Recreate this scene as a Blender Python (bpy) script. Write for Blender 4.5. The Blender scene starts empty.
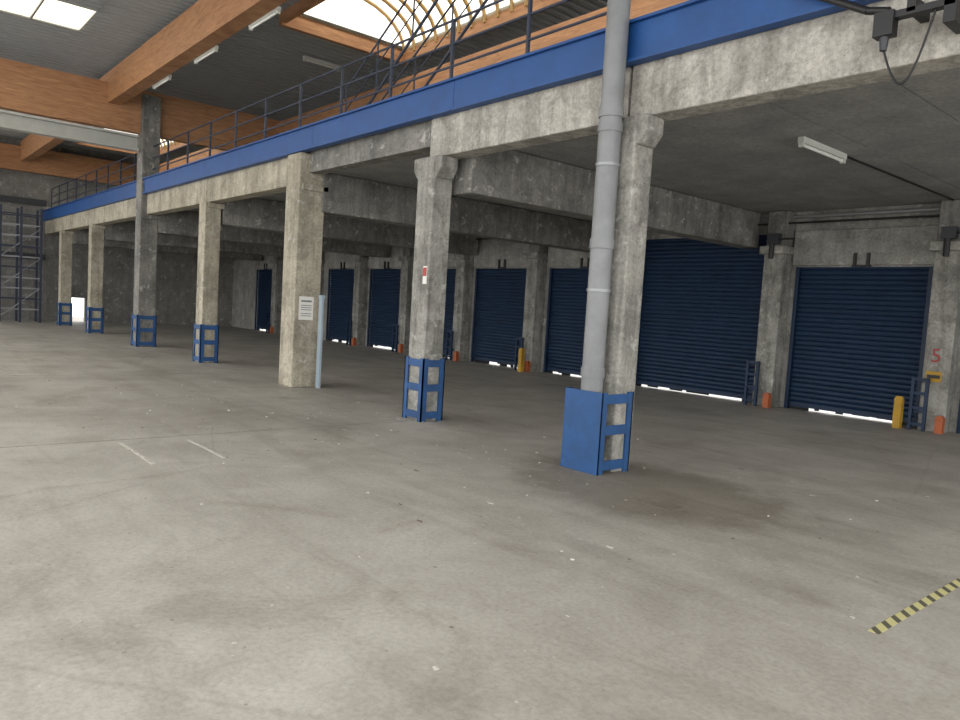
import bpy, bmesh, math, random
from math import *
from mathutils import Vector, Matrix
random.seed(7)
S=bpy.context.scene
S.view_settings.view_transform='Standard'
S.view_settings.look='None'
S.view_settings.exposure=0.0

# ---------------------------------------------------------------- materials
def lin(c):
    return tuple(((v/255)/12.92 if v/255<=.04045 else ((v/255+.055)/1.055)**2.4) for v in c)+(1,)
def newmat(name):
    m=bpy.data.materials.new(name);m.use_nodes=True
    nt=m.node_tree;b=nt.nodes["Principled BSDF"]
    return m,nt,b
def ramp(nt,src,p0,c0,p1,c1,extra=()):
    r=nt.nodes.new("ShaderNodeValToRGB")
    r.color_ramp.elements[0].position=p0;r.color_ramp.elements[0].color=c0
    r.color_ramp.elements[1].position=p1;r.color_ramp.elements[1].color=c1
    for p,c in extra:
        e=r.color_ramp.elements.new(p);e.color=c
    nt.links.new(src,r.inputs[0]);return r
def mix(nt,a,b,fac,mode='MIX'):
    m=nt.nodes.new("ShaderNodeMix");m.data_type='RGBA';m.blend_type=mode
    for i,v in ((0,fac),(6,a),(7,b)):
        if hasattr(v,'is_linked') or hasattr(v,'links'): nt.links.new(v,m.inputs[i])
        else: m.inputs[i].default_value=v
    return m.outputs[2]
def noise(nt,scale,detail=4,rough=.6,vec=None,dist=0):
    n=nt.nodes.new("ShaderNodeTexNoise");n.inputs["Scale"].default_value=scale;n.inputs["Detail"].default_value=detail
    n.inputs["Roughness"].default_value=rough;n.inputs["Distortion"].default_value=dist
    if vec is not None: nt.links.new(vec,n.inputs["Vector"])
    return n.outputs["Fac"]
def coords(nt,sc=(1,1,1),loc=(0,0,0)):
    t=nt.nodes.new("ShaderNodeTexCoord");m=nt.nodes.new("ShaderNodeMapping");m.inputs["Scale"].default_value=sc
    m.inputs["Location"].default_value=loc
    nt.links.new(t.outputs["Object"],m.inputs["Vector"]);return m.outputs[0]
def bump(nt,b,h,strength,dist=.01):
    n=nt.nodes.new("ShaderNodeBump");n.inputs["Strength"].default_value=strength;n.inputs["Distance"].default_value=dist
    nt.links.new(h,n.inputs["Height"]);nt.links.new(n.outputs[0],b.inputs["Normal"])
W1=(1,1,1,1)
def concrete(name,ca,cb,stain=.5,rough=.85,streak=True):
    m,nt,b=newmat(name);v=coords(nt)
    base=ramp(nt,noise(nt,1.6,6,.6,v),.35,lin(ca),.65,lin(cb)).outputs[0]
    fine=ramp(nt,noise(nt,22,6,.7,v),.3,(.62,.62,.62,1),.6,W1).outputs[0]
    c=mix(nt,base,fine,.95,'MULTIPLY')
    pit=ramp(nt,noise(nt,60,2,.5,v),.27,(.4,.4,.4,1),.36,W1).outputs[0]
    c=mix(nt,c,pit,.8,'MULTIPLY')
    if streak:
        v2=coords(nt,(5,5,.5))
        st=ramp(nt,noise(nt,1.3,5,.65,v2),.36,(.45,.44,.43,1),.56,W1).outputs[0]
        c=mix(nt,c,st,stain,'MULTIPLY')
        blo=ramp(nt,noise(nt,3.5,6,.72,v,.8),.38,(.52,.515,.505,1),.52,W1).outputs[0]
        c=mix(nt,c,blo,stain,'MULTIPLY')
        wash=ramp(nt,noise(nt,5,5,.7,v,.4),.58,(0,0,0,1),.68,(.5,.5,.5,1)).outputs[0]
        c=mix(nt,c,lin((205,203,196)),wash)
    nt.links.new(c,b.inputs["Base Color"]);b.inputs["Roughness"].default_value=rough
    bump(nt,b,noise(nt,30,6,.7,v),.4,.01)
    return m
def plain(name,c,rough=.5,metal=0,var=.15,bumps=0,spec=.5):
    m,nt,b=newmat(name);v=coords(nt)
    k=ramp(nt,noise(nt,3,5,.65,v),.3,(1-var,1-var,1-var,1),.65,W1).outputs[0]
    col=mix(nt,lin(c),k,1.0,'MULTIPLY')
    nt.links.new(col,b.inputs["Base Color"]);b.inputs["Roughness"].default_value=rough;b.inputs["Metallic"].default_value=metal
    b.inputs["Specular IOR Level"].default_value=spec
    if bumps: bump(nt,b,noise(nt,14,4,.6,v),bumps,.01)
    return m
M={}
M['conc']=concrete('column_concrete',(136,135,129),(174,172,164),.65)
M['conc_w']=concrete('warm_column_concrete',(160,153,136),(194,187,168),.5)
M['conc_l']=concrete('pale_concrete',(164,161,153),(196,192,182),.55)
M['conc_d']=concrete('beam_concrete',(114,113,109),(146,144,138),.5)
M['wall']=concrete('wall_concrete',(140,139,134),(174,172,165),.3)
M['soffit']=concrete('soffit_concrete',(136,136,135),(158,157,154),.0,streak=False)
M['endwall']=concrete('end_wall_concrete',(124,123,119),(146,144,139),.3)
M['blue']=plain('blue_fascia_paint',(24,76,138),.5,0,.25)
M['navy']=plain('blue_shutter_paint',(19,44,72),.5,0,.25,spec=.4)
M['guard']=plain('blue_guard_paint',(28,78,132),.55,0,.4)
M['rail']=plain('railing_paint',(48,56,74),.5,0,.2)
M['pipe']=plain('grey_pvc',(130,132,134),.45,0,.25)
M['black']=plain('black_plastic',(24,24,26),.5)
M['white']=plain('white_enamel',(205,206,200),.5)
M['tube']=plain('lamp_tube',(235,236,232),.35)
M['yellow']=plain('yellow_paint',(190,148,40),.6,0,.35)
M['orange']=plain('orange_paint',(180,96,54),.6,0,.35)
M['red']=plain('red_paint',(160,52,48),.5)
M['paper']=plain('paper',(222,221,214),.7,0,.06)
M['ink']=plain('printed_text',(110,112,116),.7)
M['darkmetal']=plain('dark_steel',(62,64,68),.5,.3)
M['galv']=plain('galvanised_steel',(150,152,154),.45,.4)
M['rib']=plain('rooflight_rib',(176,144,92),.6)
M['lightsteel']=plain('painted_steel_beam',(176,177,172),.6)
M['paleblue']=plain('pale_blue_board',(160,176,188),.5)
M['asphalt']=plain('outdoor_concrete',(225,224,220),.9)
M['rubber']=plain('rubber_seal',(22,22,24),.8)
M['roof']=plain('corrugated_steel_deck',(156,160,161),.6,.0,.12)
# wood
m,nt,b=newmat('glulam_wood');v=coords(nt,(.35,.35,3.2))
w=noise(nt,5,6,.6,v,1.2)
c=ramp(nt,w,.3,lin((142,97,64)),.7,lin((184,138,98))).outputs[0]
lam=nt.nodes.new("ShaderNodeTexWave");lam.bands_direction='Z';lam.inputs["Scale"].default_value=7;lam.inputs["Distortion"].default_value=0
tc=nt.nodes.new("ShaderNodeTexCoord");nt.links.new(tc.outputs["Object"],lam.inputs["Vector"])
l2=ramp(nt,lam.outputs["Fac"],.0,(.7,.7,.7,1),.12,W1).outputs[0]
c=mix(nt,c,l2,.5,'MULTIPLY');nt.links.new(c,b.inputs["Base Color"]);b.inputs["Roughness"].default_value=.6;M['wood']=m
# translucent rooflight
m,nt,b=newmat('rooflight_polycarbonate');nt.nodes.remove(b)
out=nt.nodes["Material Output"];tr=nt.nodes.new("ShaderNodeBsdfTransparent");tl=nt.nodes.new("ShaderNodeBsdfTranslucent")
tl.inputs[0].default_value=(.93,.88,.76,1);tr.inputs[0].default_value=(.97,.95,.88,1);ms=nt.nodes.new("ShaderNodeMixShader")
ms.inputs[0].default_value=.7;nt.links.new(tr.outputs[0],ms.inputs[1]);nt.links.new(tl.outputs[0],ms.inputs[2]);nt.links.new(ms.outputs[0],out.inputs[0]);M['poly']=m
# hazard tape
m,nt,b=newmat('hazard_tape')
wv=nt.nodes.new("ShaderNodeTexWave");wv.wave_type='BANDS';wv.bands_direction='DIAGONAL';wv.inputs["Scale"].default_value=4.5
tc=nt.nodes.new("ShaderNodeTexCoord");nt.links.new(tc.outputs["Object"],wv.inputs["Vector"])
r=ramp(nt,wv.outputs["Fac"],.32,lin((92,90,76)),.42,lin((192,186,132)));nt.links.new(r.outputs[0],b.inputs["Base Color"]);M['hazard']=m
# faded white line
m,nt,b=newmat('worn_white_paint');v=coords(nt)
k=ramp(nt,noise(nt,16,5,.7,v),.42,lin((168,164,154)),.62,lin((206,202,193)));nt.links.new(k.outputs[0],b.inputs["Base Color"]);b.inputs["Roughness"].default_value=.8;M['wornwhite']=m
M['joint']=plain('joint_filler',(126,121,111),.9)
M['drain']=concrete('floor_patch',(110,102,90),(132,124,110),0,streak=False)
# floor
m,nt,b=newmat('floor_concrete');v=coords(nt)
big=ramp(nt,noise(nt,.28,5,.55,v,.6),.3,lin((156,151,142)),.7,lin((184,180,171))).outputs[0]
med=ramp(nt,noise(nt,1.5,9,.7,v,.5),.32,(.76,.75,.735,1),.6,W1).outputs[0]
c=mix(nt,big,med,.9,'MULTIPLY')
fine=ramp(nt,noise(nt,30,8,.75,v),.34,(.70,.70,.69,1),.58,W1).outputs[0]
c=mix(nt,c,fine,.75,'MULTIPLY')
v3=coords(nt,(.25,2.2,1));dr=ramp(nt,noise(nt,.9,6,.65,v3,.8),.34,(.80,.79,.775,1),.5,W1).outputs[0]
c=mix(nt,c,dr,.7,'MULTIPLY')
sp=ramp(nt,noise(nt,.55,7,.72,v,1.0),.55,(0,0,0,1),.72,W1).outputs[0]
c=mix(nt,c,mix(nt,c,(.74,.72,.685,1),1.0,'MULTIPLY'),sp)
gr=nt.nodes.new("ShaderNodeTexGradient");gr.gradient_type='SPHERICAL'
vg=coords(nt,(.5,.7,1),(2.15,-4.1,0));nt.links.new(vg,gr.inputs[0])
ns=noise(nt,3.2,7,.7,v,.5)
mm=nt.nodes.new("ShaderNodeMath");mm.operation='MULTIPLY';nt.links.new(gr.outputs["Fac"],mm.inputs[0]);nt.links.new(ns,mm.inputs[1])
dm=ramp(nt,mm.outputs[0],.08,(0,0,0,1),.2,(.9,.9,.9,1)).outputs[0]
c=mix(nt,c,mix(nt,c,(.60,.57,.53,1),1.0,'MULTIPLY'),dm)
# cracks
vo=nt.nodes.new("ShaderNodeTexVoronoi");vo.feature='DISTANCE_TO_EDGE';vo.inputs["Scale"].default_value=.22
n2=nt.nodes.new("ShaderNodeTexNoise");n2.inputs["Scale"].default_value=1.5;n2.inputs["Detail"].default_value=6;nt.links.new(v,n2.inputs["Vector"])
mv=mix(nt,v,n2.outputs["Color"],.12);nt.links.new(mv,vo.inputs["Vector"])
cr=ramp(nt,vo.outputs["Distance"],0.0,(.66,.64,.6,1),.0025,W1).outputs[0]
c=mix(nt,c,cr,.35,'MULTIPLY')
ch=ramp(nt,noise(nt,11,3,.6,v),.70,(0,0,0,1),.76,(.8,.8,.8,1)).outputs[0]
c=mix(nt,c,lin((202,198,189)),ch)
dk=ramp(nt,noise(nt,17,2,.5,v),.24,(.55,.53,.5,1),.28,W1).outputs[0]
c=mix(nt,c,dk,.8,'MULTIPLY')
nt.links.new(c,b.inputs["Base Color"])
rr=ramp(nt,noise(nt,1.1,5,.6,v),.3,(.45,.45,.45,1),.7,(.7,.7,.7,1)).outputs[0]
nt.links.new(rr,b.inputs["Roughness"]);b.inputs["Specular IOR Level"].default_value=.35
bump(nt,b,noise(nt,25,6,.7,v),.15,.01);M['floor']=m

# ---------------------------------------------------------------- builder
class B:
    def __init__(s): s.v=[];s.f=[];s.m=[];s.mats=[];s.sm=[]
    def mi(s,k):
        if k not in s.mats: s.mats.append(k)
        return s.mats.index(k)
    def add(s,vs,fs,k,smooth=False):
        o=len(s.v);s.v+=[tuple(p) for p in vs]
        for f in fs: s.f.append([i+o for i in f]);s.m.append(s.mi(k));s.sm.append(smooth)
        return s
    def box(s,x0,x1,y0,y1,z0,z1,k):
        vs=[(x,y,z) for z in (z0,z1) for y in (y0,y1) for x in (x0,x1)]
        return s.add(vs,[(0,2,3,1),(4,5,7,6),(0,1,5,4),(2,6,7,3),(0,4,6,2),(1,3,7,5)],k)
    def cyl(s,p0,p1,r,k,n=12,r1=None,cap=True):
        p0=Vector(p0);p1=Vector(p1);d=(p1-p0).normalized();r1=r if r1 is None else r1
        a=d.orthogonal().normalized();b=d.cross(a);vs=[]
        for p,q in((p0,r),(p1,r1)):
            for i in range(n):
                t=2*pi*i/n;vs.append(p+a*cos(t)*q+b*sin(t)*q)
        s.add(vs,[(i,(i+1)%n,n+(i+1)%n,n+i) for i in range(n)],k,True)
        if cap: s.add(vs,[tuple(range(n-1,-1,-1)),tuple(range(n,2*n))],k)
        return s
    def prism(s,poly,axis,a0,a1,k):
        n=len(poly);vs=[]
        for a in(a0,a1):
            for u,w in poly:
                vs.append((a,u,w) if axis=='x' else (u,a,w) if axis=='y' else (u,w,a))
        return s.add(vs,[(i,(i+1)%n,n+(i+1)%n,n+i) for i in range(n)]+[tuple(range(n-1,-1,-1)),tuple(range(n,2*n))],k)
    def path(s,pts,r,k,n=8):
        for a,b_ in zip(pts[:-1],pts[1:]): s.cyl(a,b_,r,k,n)
        return s
    def obj(s,name,bev=0):
        me=bpy.data.meshes.new(name);me.from_pydata(s.v,[],s.f)
        for k in s.mats: me.materials.append(M[k])
        me.polygons.foreach_set("material_index",s.m);me.polygons.foreach_set("use_smooth",s.sm)
        bm=bmesh.new();bm.from_mesh(me);bmesh.ops.recalc_face_normals(bm,faces=bm.faces);bm.to_mesh(me);bm.free()
        o=bpy.data.objects.new(name,me);S.collection.objects.link(o)
        if bev:
            md=o.modifiers.new("bevel",'BEVEL');md.width=bev;md.segments=2;md.limit_method='ANGLE';md.angle_limit=radians(50)
        return o

XE=-36.5; YW=14.5
# ---------------------------------------------------------------- shell
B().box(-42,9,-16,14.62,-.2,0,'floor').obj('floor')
B().box(-60,20,14.62,45,-.3,-.02,'asphalt').obj('ground_outside')
B().box(-60,-42,-16,14.62,-.3,-.02,'asphalt').obj('ground_outside')
doors=[(-4.16,-1.45,2.87),(-7.26,-4.77,2.87),(-11.14,-7.88,3.55),(-14.2,-11.6,2.87),(-17.36,-14.89,2.87),(-20.35,-18.05,2.87),
       (-23.45,-21.1,2.87),(-26.6,-24.15,2.87),(-30.5,-27.9,2.87),(-33.6,-31.3,2.87)]
w=B()
xr=3
for x0,x1,zt in doors:
    w.box(x1,xr,YW,YW+.25,0,7.6,'wall');w.box(x0,x1,YW,YW+.25,zt,7.6,'wall');xr=x0
w.box(XE-.2,xr,YW,YW+.25,0,7.6,'wall')
w.obj('wall_back')
e=B();X0,X1=XE-.25,XE
e.box(X0,X1,6.2,7.22,0,7.6,'endwall').box(X0,X1,7.8,YW,0,7.6,'endwall').box(X0,X1,7.22,7.8,1.05,7.6,'endwall')
e.box(X0,X1,-3,6.2,0,7.6,'endwall')
for y in(3.2,4.0): e.box(X1,X1+.25,y-.15,y+.15,0,7.4,'darkmetal')
for z in(2.6,4.9): e.box(X1,X1+.12,-3,6.2,z,z+.25,'darkmetal')
e.obj('wall_end')
# mezzanine slab / soffit with panel joints
c=B();x=XE
while x<3:
    x2=min(x+1.2,3);c.box(x+.008,x2-.008,6.34,YW,3.98,4.1,'soffit');x=x2
c.box(XE,3,6.3,YW,4.0,4.6,'conc_d')
c.obj('ceiling')
def deck(bld,x0,x1,y0,y1,z,k='roof',p=.25,h=.05):
    prof=[];x=x0
    while x<x1-1e-6:
        for dx,dz in((0,0),(.10,0),(.13,h),(.22,h)):
            if x+dx<x1: prof.append((x+dx,z+dz))
        x+=p
    prof.append((x1,z))
    vs=[(a,y,b_) for y in(y0,y1) for a,b_ in prof];n=len(prof)
    bld.add(vs,[(i,i+1,n+i+1,n+i) for i in range(n-1)],k)
    bld.box(x0,x1,y0,y1,z+.055,z+.12,k)
rf=B();ZR=7.6
deck(rf,XE-.3,-19.9,-2,4.0,ZR);deck(rf,-18.2,3,-2,4.0,ZR)
deck(rf,XE-.3,3,4.0,6.9,ZR)
deck(rf,XE-.3,-34,6.9,9.9,ZR);deck(rf,-26.5,-15.0,6.9,9.9,ZR);deck(rf,-6,3,6.9,9.9,ZR)
deck(rf,XE-.3,3,9.9,YW+.2,ZR)
rf.obj('roof')
def vault(x0,x1,y0,y1,z,rise):
    b_=B();n=14;yc=(y0+y1)/2;hw=(y1-y0)/2
    arc=[(yc-hw*cos(pi*i/n),z+rise*sin(pi*i/n)) for i in range(n+1)]
    vs=[(x,a,c_) for x in(x0,x1) for a,c_ in arc]
    b_.add(vs,[(i,i+1,n+2+i,n+1+i) for i in range(n)],'poly',True)
    x=x0
    while x<=x1+.01:
        for (a,c_),(a2,c2) in zip(arc[:-1],arc[1:]):
            b_.cyl((x,a,c_-.05),(x,a2,c2-.05),.045,'rib',6)
        x+=.42
    for X in(x0,x1): b_.add([(X,a,c_) for a,c_ in arc],[tuple(range(n+1))],'poly')
    b_.box(x0-.12,x0,y0-.1,y1+.1,z-.25,z+.05,'wood').box(x1,x1+.12,y0-.1,y1+.1,z-.25,z+.05,'wood')
    b_.box(x0,x1,y0-.1,y0,z-.2,z+.05,'wood').box(x0,x1,y1,y1+.1,z-.2,z+.05,'wood')
    return b_
vault(-15.0,-6.0,6.9,9.9,ZR,.95).obj('barrel_rooflight')
vault(-34,-26.5,6.9,9.9,ZR,.95).obj('barrel_rooflight')
b_=B().box(-19.9,-18.2,-2,4.0,ZR+.02,ZR+.04,'poly')
for y in (-1,0,1,2,3): b_.box(-19.9,-18.2,y-.02,y+.02,ZR-.03,ZR+.02,'galv')
b_.obj('window_1')

# ---------------------------------------------------------------- roof timbers
B().box(XE,3,5.18,5.5,6.6,7.42,'wood').obj('glulam_beam')
B().box(XE,3,10.0,10.25,6.65,7.05,'wood').obj('glulam_beam')
B().box(-22.42,-22.18,-6,YW,5.95,7.15,'wood').obj('glulam_beam')
B().box(XE+.3,XE+.55,-6,YW,6.2,7.2,'wood').obj('glulam_beam')
g=B().box(-22.3,-22.0,-6,5.95,5.80,5.86,'lightsteel').box(-22.17,-22.13,-6,5.95,5.48,5.82,'lightsteel').box(-22.3,-22.0,-6,5.95,5.44,5.5,'lightsteel')
g.obj('steel_crane_beam')

# ---------------------------------------------------------------- front columns
def guard(b_,x0,x1,y0,y1,h,solid=False,k='guard'):
    t=.02;a=.09
    for (cx,sx) in((x0,1),(x1,-1)):
        for (cy,sy) in((y0,1),(y1,-1)):
            xa,xb=sorted((cx,cx+sx*a));ya,yb=sorted((cy,cy+sy*t));b_.box(xa,xb,ya,yb,0,h,k)
            xa,xb=sorted((cx,cx+sx*t));ya,yb=sorted((cy,cy+sy*a));b_.box(xa,xb,ya,yb,0,h,k)
    for z in(.04,h*.48,h-.12):
        b_.box(x0+a,x1-a,y0+.002,y0+t,z,z+.1,k).box(x0+a,x1-a,y1-t,y1-.002,z,z+.1,k)
        b_.box(x0+.002,x0+t,y0+a,y1-a,z,z+.1,k).box(x1-t,x1-.002,y0+a,y1-a,z,z+.1,k)
    if solid: b_.box(x0,x1,y0-.006,y0+.01,.0,h,k)
cols=[(-5.27,-4.87,6.09,6.40,3.73,'conc'),(-8.74,-8.34,6.10,6.43,3.73,'conc'),(-12.9,-12.36,6.06,6.58,4.26,'conc_w'),
      (-17.55,-17.13,6.1,6.47,3.73,'conc_w'),(-22.45,-21.95,6.03,6.5,7.0,'conc_d'),(-28.25,-27.85,6.1,6.5,3.73,'conc_w'),(-33.1,-32.7,6.1,6.5,3.73,'conc_w')]
for i,(x0,x1,y0,y1,h,k) in enumerate(cols):
    b_=B().box(x0,x1,y0,y1,0,h,k)
    if i in(0,1):   # corbels
        q=.12
        b_.prism([(x1-.02,3.42),(x1+.03,3.44),(x1+q,3.56),(x1+q,3.73),(x1-.02,3.73)],'y',y0+.01,y1-.01,k)
        b_.prism([(x0+.02,3.42),(x0-.03,3.44),(x0-q,3.56),(x0-q,3.73),(x0+.02,3.73)],'y',y0+.01,y1-.01,k)
    else:
        b_.box(x0-.04,x1+.04,y0+.05,y1+.06,3.6,3.72,k)
    b_.obj('concrete_column',.02)
for i,(x0,x1,y0,y1,h,k) in enumerate(cols):
    if i==2: continue
    b_=B()
    if i==0: guard(b_,-5.36,-4.85,5.83,6.35,.86,True)
    else: guard(b_,x0-.03,x1+.03,y0-.03,y1+.03,.9)
    b_.obj('column_guard')
# downspout
p=B().cyl((-5.11,5.96,.0),(-5.11,5.96,7.5),.118,'pipe',24)
for z in(1.0,2.35,3.55,3.7,4.9): p.cyl((-5.11,5.96,z),(-5.11,5.96,z+.1),.13,'pipe',24)
for z in(1.9,3.2): p.cyl((-5.11,5.96,z),(-5.11,5.96,z+.03),.128,'galv',24)
p.obj('downspout_pipe')
# ---------------------------------------------------------------- edge beams + fascia
def ebeam(x0,x1,k): B().box(x0,x1,6.19,6.5,3.73,4.28,k).obj('edge_beam',.015)
ebeam(-5.06,3,'conc_l');ebeam(-8.6,-5.10,'conc_l')
ebeam(-17.34,-12.9,'conc_w');ebeam(-21.96,-17.36,'conc_w');ebeam(-28.05,-22.44,'conc_w');ebeam(-32.9,-28.07,'conc_w');ebeam(XE+.01,-32.92,'conc_w')
B().box(-12.36,-8.6,6.26,6.5,3.92,4.4,'conc_d').obj('edge_beam',.01)
f=B()
joints=[3,-2.1,-5.08,-8.0,-12.0,-17.3,-21.94]
for a,b2 in zip(joints[:-1],joints[1:]):
    f.box(b2+.004,a-.004,6.1,6.18,4.27,4.70,'blue').box(b2+.004,a-.004,6.05,6.1,4.67,4.70,'blue').box(b2+.004,a-.004,6.05,6.1,4.27,4.30,'blue')
joints=[-22.46,-28,-32.9,XE+.01]
for a,b2 in zip(joints[:-1],joints[1:]):
    f.box(b2+.004,a-.004,6.1,6.18,4.27,4.70,'blue').box(b2+.004,a-.004,6.05,6.1,4.67,4.70,'blue')
f.box(XE+.01,3,6.18,6.6,4.61,4.68,'galv')
f.obj('mezzanine_fascia')
for xa in(-8.42,-12.72,-17.5,-22.35,-28.2,-33.0):
    B().prism([(xa,3.25),(xa+.4,3.25),(xa+.4,3.97),(xa,3.97)],'y',6.51,14.3,'conc_d').obj('cross_beam',.015)

# ---------------------------------------------------------------- railing
r=B();yr=6.32
def run(x0,x1,y,zb,zt,step=1.5,rr=.018):
    n=max(1,round(abs(x1-x0)/step))
    for i in range(n+1):
        x=x0+(x1-x0)*i/n;r.box(x-.02,x+.02,y-.02,y+.02,zb,zt,'rail')
    for z in(zt,zb+(zt-zb)*.66,zb+(zt-zb)*.33): r.cyl((x0,y,z),(x1,y,z),rr,'rail',8)
run(-36,-5.3,yr,4.68,5.62)
r.obj('mezzanine_railing')
r=B();run(-13,-5.3,8.6,4.6,5.75,1.9)
r.obj('inner_railing')
st=B()
for y in(7.0,7.8):
    st.cyl((-12.5,y,4.62),(-9.2,y,6.85),.026,'rail',8)
    st.cyl((-12.5,y,5.6),(-9.3,y,7.5),.018,'rail',8)
    st.cyl((-12.5,y,5.2),(-9.3,y,7.1),.012,'rail',8)
    for t in(0,.33,.66,1): st.cyl((-12.5+3.2*t,y,4.62+2.1*t),(-12.5+3.2*t,y,5.6+1.9*t),.016,'rail',8)
st.obj('sloped_handrail')

# ---------------------------------------------------------------- shutters
for i,(x0,x1,zt) in enumerate(doors):
    b_=B();y=YW+.06;zb=.065 if i<4 else .09
    z=zb;sl=.095
    prof=[]
    while z<zt-.01:
        prof+=[(y+.012,z),(y-.006,z+.015),(y-.016,z+.045),(y-.006,z+.08)];z+=sl
    prof.append((y+.012,zt+.02));n=len(prof)
    vs=[(x,a,c_) for x in(x0+.03,x1-.03) for a,c_ in prof]
    b_.add(vs,[(j,j+1,n+j+1,n+j) for j in range(n-1)],'navy')
    b_.box(x0,x0+.07,YW-.03,YW+.03,0,zt,'navy').box(x1-.07,x1,YW-.03,YW+.03,0,zt,'navy')
    b_.box(x0+.03,x1-.03,y-.03,y+.03,zb-.01,zb+.07,'navy')
    x=x0+.05
    random.seed(i*3+1)
    while x<x1-.05:
        L=random.uniform(.08,.35);hh=random.choice([0,0,.02,.03,.045,zb])
        xe=min(x+L,x1-.05)
        if x<x0+.2 or xe>x1-.25: hh=zb
        if hh: b_.box(x,xe,y-.01,y+.01,zb-hh,zb,'rubber')
        x+=L
    b_.obj('door_%d'%(i+1))
wc=[-4.45,-7.57,-11.37,-14.55,-17.7,-20.72,-23.8,-27.25,-30.9]
for x in wc:
    b_=B().box(x-.21,x+.21,14.12,YW+.0,0,3.25,'conc').box(x-.27,x+.27,14.02,YW,3.1,3.26,'conc').box(x-.21,x+.21,14.16,YW,3.26,3.97,'conc_d')
    b_.obj('dock_column',.015)
for i,x in enumerate(wc):
    b_=B();y=14.02
    for xx in(x-.30,x-.08): b_.box(xx-.025,xx+.025,y-.03,y+.03,0,.92,'navy')
    for z in(.08,.36,.62,.86): b_.box(x-.30,x-.08,y-.02,y+.02,z,z+.05,'navy')
    b_.box(x-.3,x-.08,y+.03,y+.1,.3,.34,'navy')
    b_.obj('dock_column_guard')
    B().box(x+.10,x+.22,13.98,14.1,0,.26,'orange').prism([(x+.10,.26),(x+.22,.26),(x+.19,.3),(x+.13,.3)],'y',13.99,14.09,'orange').obj('dock_guide_block')
l=B()
for x0,x1,zt in doors:
    if zt<3: l.box(x0-.05,x1+.05,YW-.1,YW,2.9,3.58,'wall')
l.obj('trim_1',.01)
l=B()
for x0,x1,zt in doors:
    if zt<3:
        xc=(x0+x1)/2+.05
        for dx in(-.12,.12): l.box(xc+dx-.025,xc+dx+.025,YW-.15,YW-.1,2.88,3.12,'black')
        l.box(xc-.17,xc+.17,YW-.13,YW-.1,2.86,2.9,'black')
l.obj('shutter_bracket')
p=B().cyl((XE+.3,YW-.12,3.86),(3,YW-.12,3.86),.035,'galv',10)
p.cyl((XE+.3,YW-.3,3.72),(3,YW-.3,3.72),.02,'black',8)
p.obj('ceiling_pipe')
for x in(-4.45,-7.57): 
    b_=B().box(x-.1,x+.12,13.98,14.14,3.3,3.5,'darkmetal').cyl((x,14.0,3.0),(x,14.0,3.3),.05,'black',10)
    b_.cyl((x+.05,14.05,3.4),(x+.4,14.1,3.4),.018,'black',6)
    b_.obj('junction_box')

# ---------------------------------------------------------------- ceiling tubes
def batten(x,y0,y1,z,along='y'):
    b_=B()
    if along=='y':
        b_.box(x-.04,x+.04,y0,y1,z+.02,z+.09,'white').cyl((x,y0+.03,z),(x,y1-.03,z),.02,'tube',10)
        for y in(y0,y1-.05): b_.box(x-.03,x+.03,y,y+.05,z-.03,z+.03,'white')
    else:
        b_.box(y0,y1,x-.04,x+.04,z+.02,z+.09,'white').cyl((y0+.03,x,z),(y1-.03,x,z),.02,'tube',10)
        for y in(y0,y1-.05): b_.box(y,y+.05,x-.03,x+.03,z-.03,z+.03,'white')
    b_.obj('fluorescent_batten')
batten(-4.5,8.8,10.0,3.89);batten(-16,12.3,13.5,3.89);batten(-10.2,11,12.2,3.89);batten(-20,12.3,13.5,3.89)
B().cyl((-4.47,10.02,3.95),(-4.45,14.1,3.95),.015,'black',6).obj('electrical_conduit')
for X in(-13.0,-15.9,-18.8,-25): batten(5.56,X-.6,X+.6,6.56,'x')
batten(-17.0,8.3,9.3,7.45);batten(-24,8.3,9.3,7.45)

# ---------------------------------------------------------------- cable arm top right
a=B()
a.path([(-3.3,6.0,4.5),(-2.93,5.98,4.31),(-2.6,5.95,4.12),(-2.44,5.95,4.08)],.03,'black',8)
a.box(-2.5,-1.98,5.9,5.98,4.0,4.05,'black').box(-2.52,-2.38,5.88,5.98,3.88,4.06,'black').box(-2.05,-1.97,5.9,6.19,3.88,4.10,'black')
a.box(-2.3,-2.24,5.9,6.19,4.02,4.12,'black')
pts=[]
for i in range(17):
    t=i/16;pts.append((-2.47+.36*t,5.93,3.86-.42*sin(pi*t)+.14*t))
a.path(pts,.009,'black',6)
a.cyl((-2.45,5.93,3.88),(-2.45,5.93,3.78),.035,'darkmetal',10,.025)
a.obj('cable_bracket_arm')
# ---------------------------------------------------------------- signs etc
b_=B().box(-12.36,-12.352,6.15,6.44,1.25,1.68,'paper')
for z in(1.58,1.51,1.47,1.43,1.36,1.32): b_.box(-12.352,-12.3505,6.19,6.40,z,z+(.03 if z>1.55 else .012),'ink')
b_.obj('paper_notice')
B().box(-8.47,-8.38,6.092,6.10,1.95,2.2,'paper').box(-8.465,-8.385,6.089,6.092,2.06,2.18,'red').obj('safety_sign')
B().box(-4.60,-4.36,14.105,14.118,.86,1.04,'yellow').box(-4.58,-4.38,14.1,14.105,.92,.98,'black').obj('warning_sign')
cu=bpy.data.curves.new("dock_number","FONT");cu.body="5";cu.size=.34;cu.extrude=.002;cu.materials.append(M['red'])
to=bpy.data.objects.new("dock_number",cu);to.rotation_euler=(pi/2,0,0);to.location=(-4.56,14.116,1.2);S.collection.objects.link(to)
B().box(-4.98,-4.86,13.88,14.0,0,.52,'yellow').prism([(-4.98,.52),(-4.86,.52),(-4.88,.56),(-4.96,.56)],'y',13.9,13.98,'yellow').obj('yellow_bollard')
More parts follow.
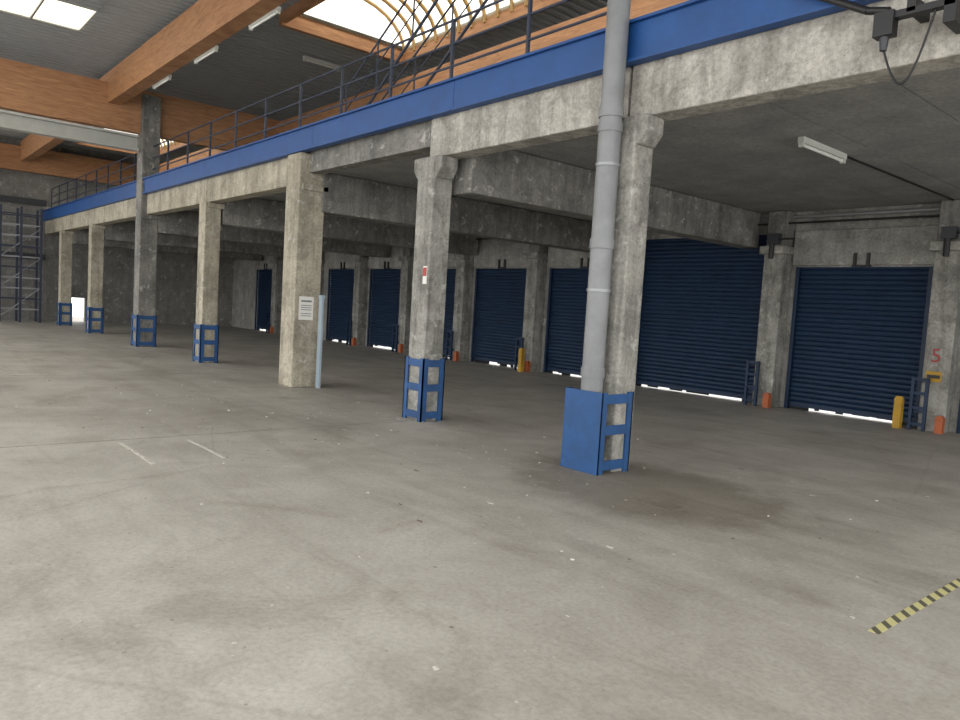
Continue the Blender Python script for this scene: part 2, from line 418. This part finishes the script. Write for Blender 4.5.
B().box(-14.50,-14.38,13.78,13.90,0,.6,'yellow').prism([(-14.50,.6),(-14.38,.6),(-14.40,.64),(-14.48,.64)],'y',13.79,13.89,'yellow').obj('yellow_bollard')
B().box(-12.26,-12.14,6.5,6.54,0,1.72,'paleblue').box(-12.27,-12.13,6.49,6.55,1.66,1.72,'paleblue').obj('leaning_board')
B().cyl((XE+.12,7.05,1.05),(XE+.12,7.05,1.5),.08,'red',14).cyl((XE+.12,7.05,1.5),(XE+.12,7.05,1.58),.03,'black',8).box(XE+.001,XE+.04,6.8,7.1,1.6,1.95,'red').obj('fire_extinguisher')
# racking at the far end of the hall
rk=B()
for y in(4.3,5.0,5.7):
    for dx in(1.2,2.1): rk.box(XE+dx-.05,XE+dx+.05,y-.04,y+.04,0,4.6,'rail')
for z in [.5+.42*i for i in range(10)]:
    for dx in(1.2,2.1): rk.box(XE+dx-.02,XE+dx+.02,4.3,5.7,z,z+.05,'galv' if int(z*10)%3 else 'rail')
for k_,z in enumerate((.2,1.4,2.6)):
    rk.cyl((XE+2.1,4.3,z),(XE+2.1,5.7,z+1.2),.025,'galv',6)
rk.obj('steel_rack')
rk=B()
for y in(3.0,3.7): rk.box(-35,-34.9,y-.04,y+.04,0,6,'darkmetal')
for z in [.3+.35*i for i in range(16)]: rk.box(-35,-34.95,3.0,3.7,z,z+.04,'galv')
rk.obj('wall_ladder')

# ---------------------------------------------------------------- floor marks
B().box(-1.55,-1.49,4.27,9.5,.0,.003,'hazard').obj('hazard_tape')
B().box(-8.28,-7.15,2.12,2.155,0,.003,'wornwhite').obj('floor_line')
B().box(-8.2,-7.15,2.80,2.835,0,.003,'wornwhite').obj('floor_line')
j=B()
for x in(-8.45,-14.9,-21): j.box(x-.008,x+.008,-16,6.05,0,.002,'joint')
j.obj('floor_joint')
B().box(-4.02,-3.62,5.36,5.6,0,.003,'drain').obj('floor_drain')
d=B();random.seed(11)
for i in range(340):
    if i%3: x=random.gauss(-9,3.5);y=random.gauss(4.6,1.8)
    else: x=random.uniform(-20,-1);y=random.uniform(1,9)
    s_=random.uniform(.005,.015);t=random.uniform(0,3.1);n=5;el=random.choice([1,1,2.5])
    lo=[(x+s_*el*random.uniform(.6,1.4)*cos(t+2*pi*q/n),y+s_*random.uniform(.6,1.4)*sin(t+2*pi*q/n)) for q in range(n)]
    d.prism(lo,'z',0,s_*.3,random.choice(['wornwhite','wornwhite','drain','drain','paper']))
d.obj('floor_debris')

# ---------------------------------------------------------------- light
wd=bpy.data.worlds.new("overcast_sky");S.world=wd;wd.use_nodes=True
bg=wd.node_tree.nodes["Background"];bg.inputs[0].default_value=(1,.99,.975,1);bg.inputs[1].default_value=2.95

# ---------------------------------------------------------------- camera
yaw,pit,rol=.863,.07,.06
F=Vector((-sin(yaw)*cos(pit),cos(yaw)*cos(pit),-sin(pit)));R0=Vector((cos(yaw),sin(yaw),0));U0=R0.cross(F)
R=cos(rol)*R0+sin(rol)*U0;U=-sin(rol)*R0+cos(rol)*U0
cd=bpy.data.cameras.new("camera");cd.sensor_width=36;cd.lens=731.8/960*36;cd.clip_end=300
co=bpy.data.objects.new("camera",cd);S.collection.objects.link(co)
mt=Matrix((( R.x,U.x,-F.x,0),(R.y,U.y,-F.y,0),(R.z,U.z,-F.z,1.65),(0,0,0,1)));co.matrix_world=mt
S.camera=co
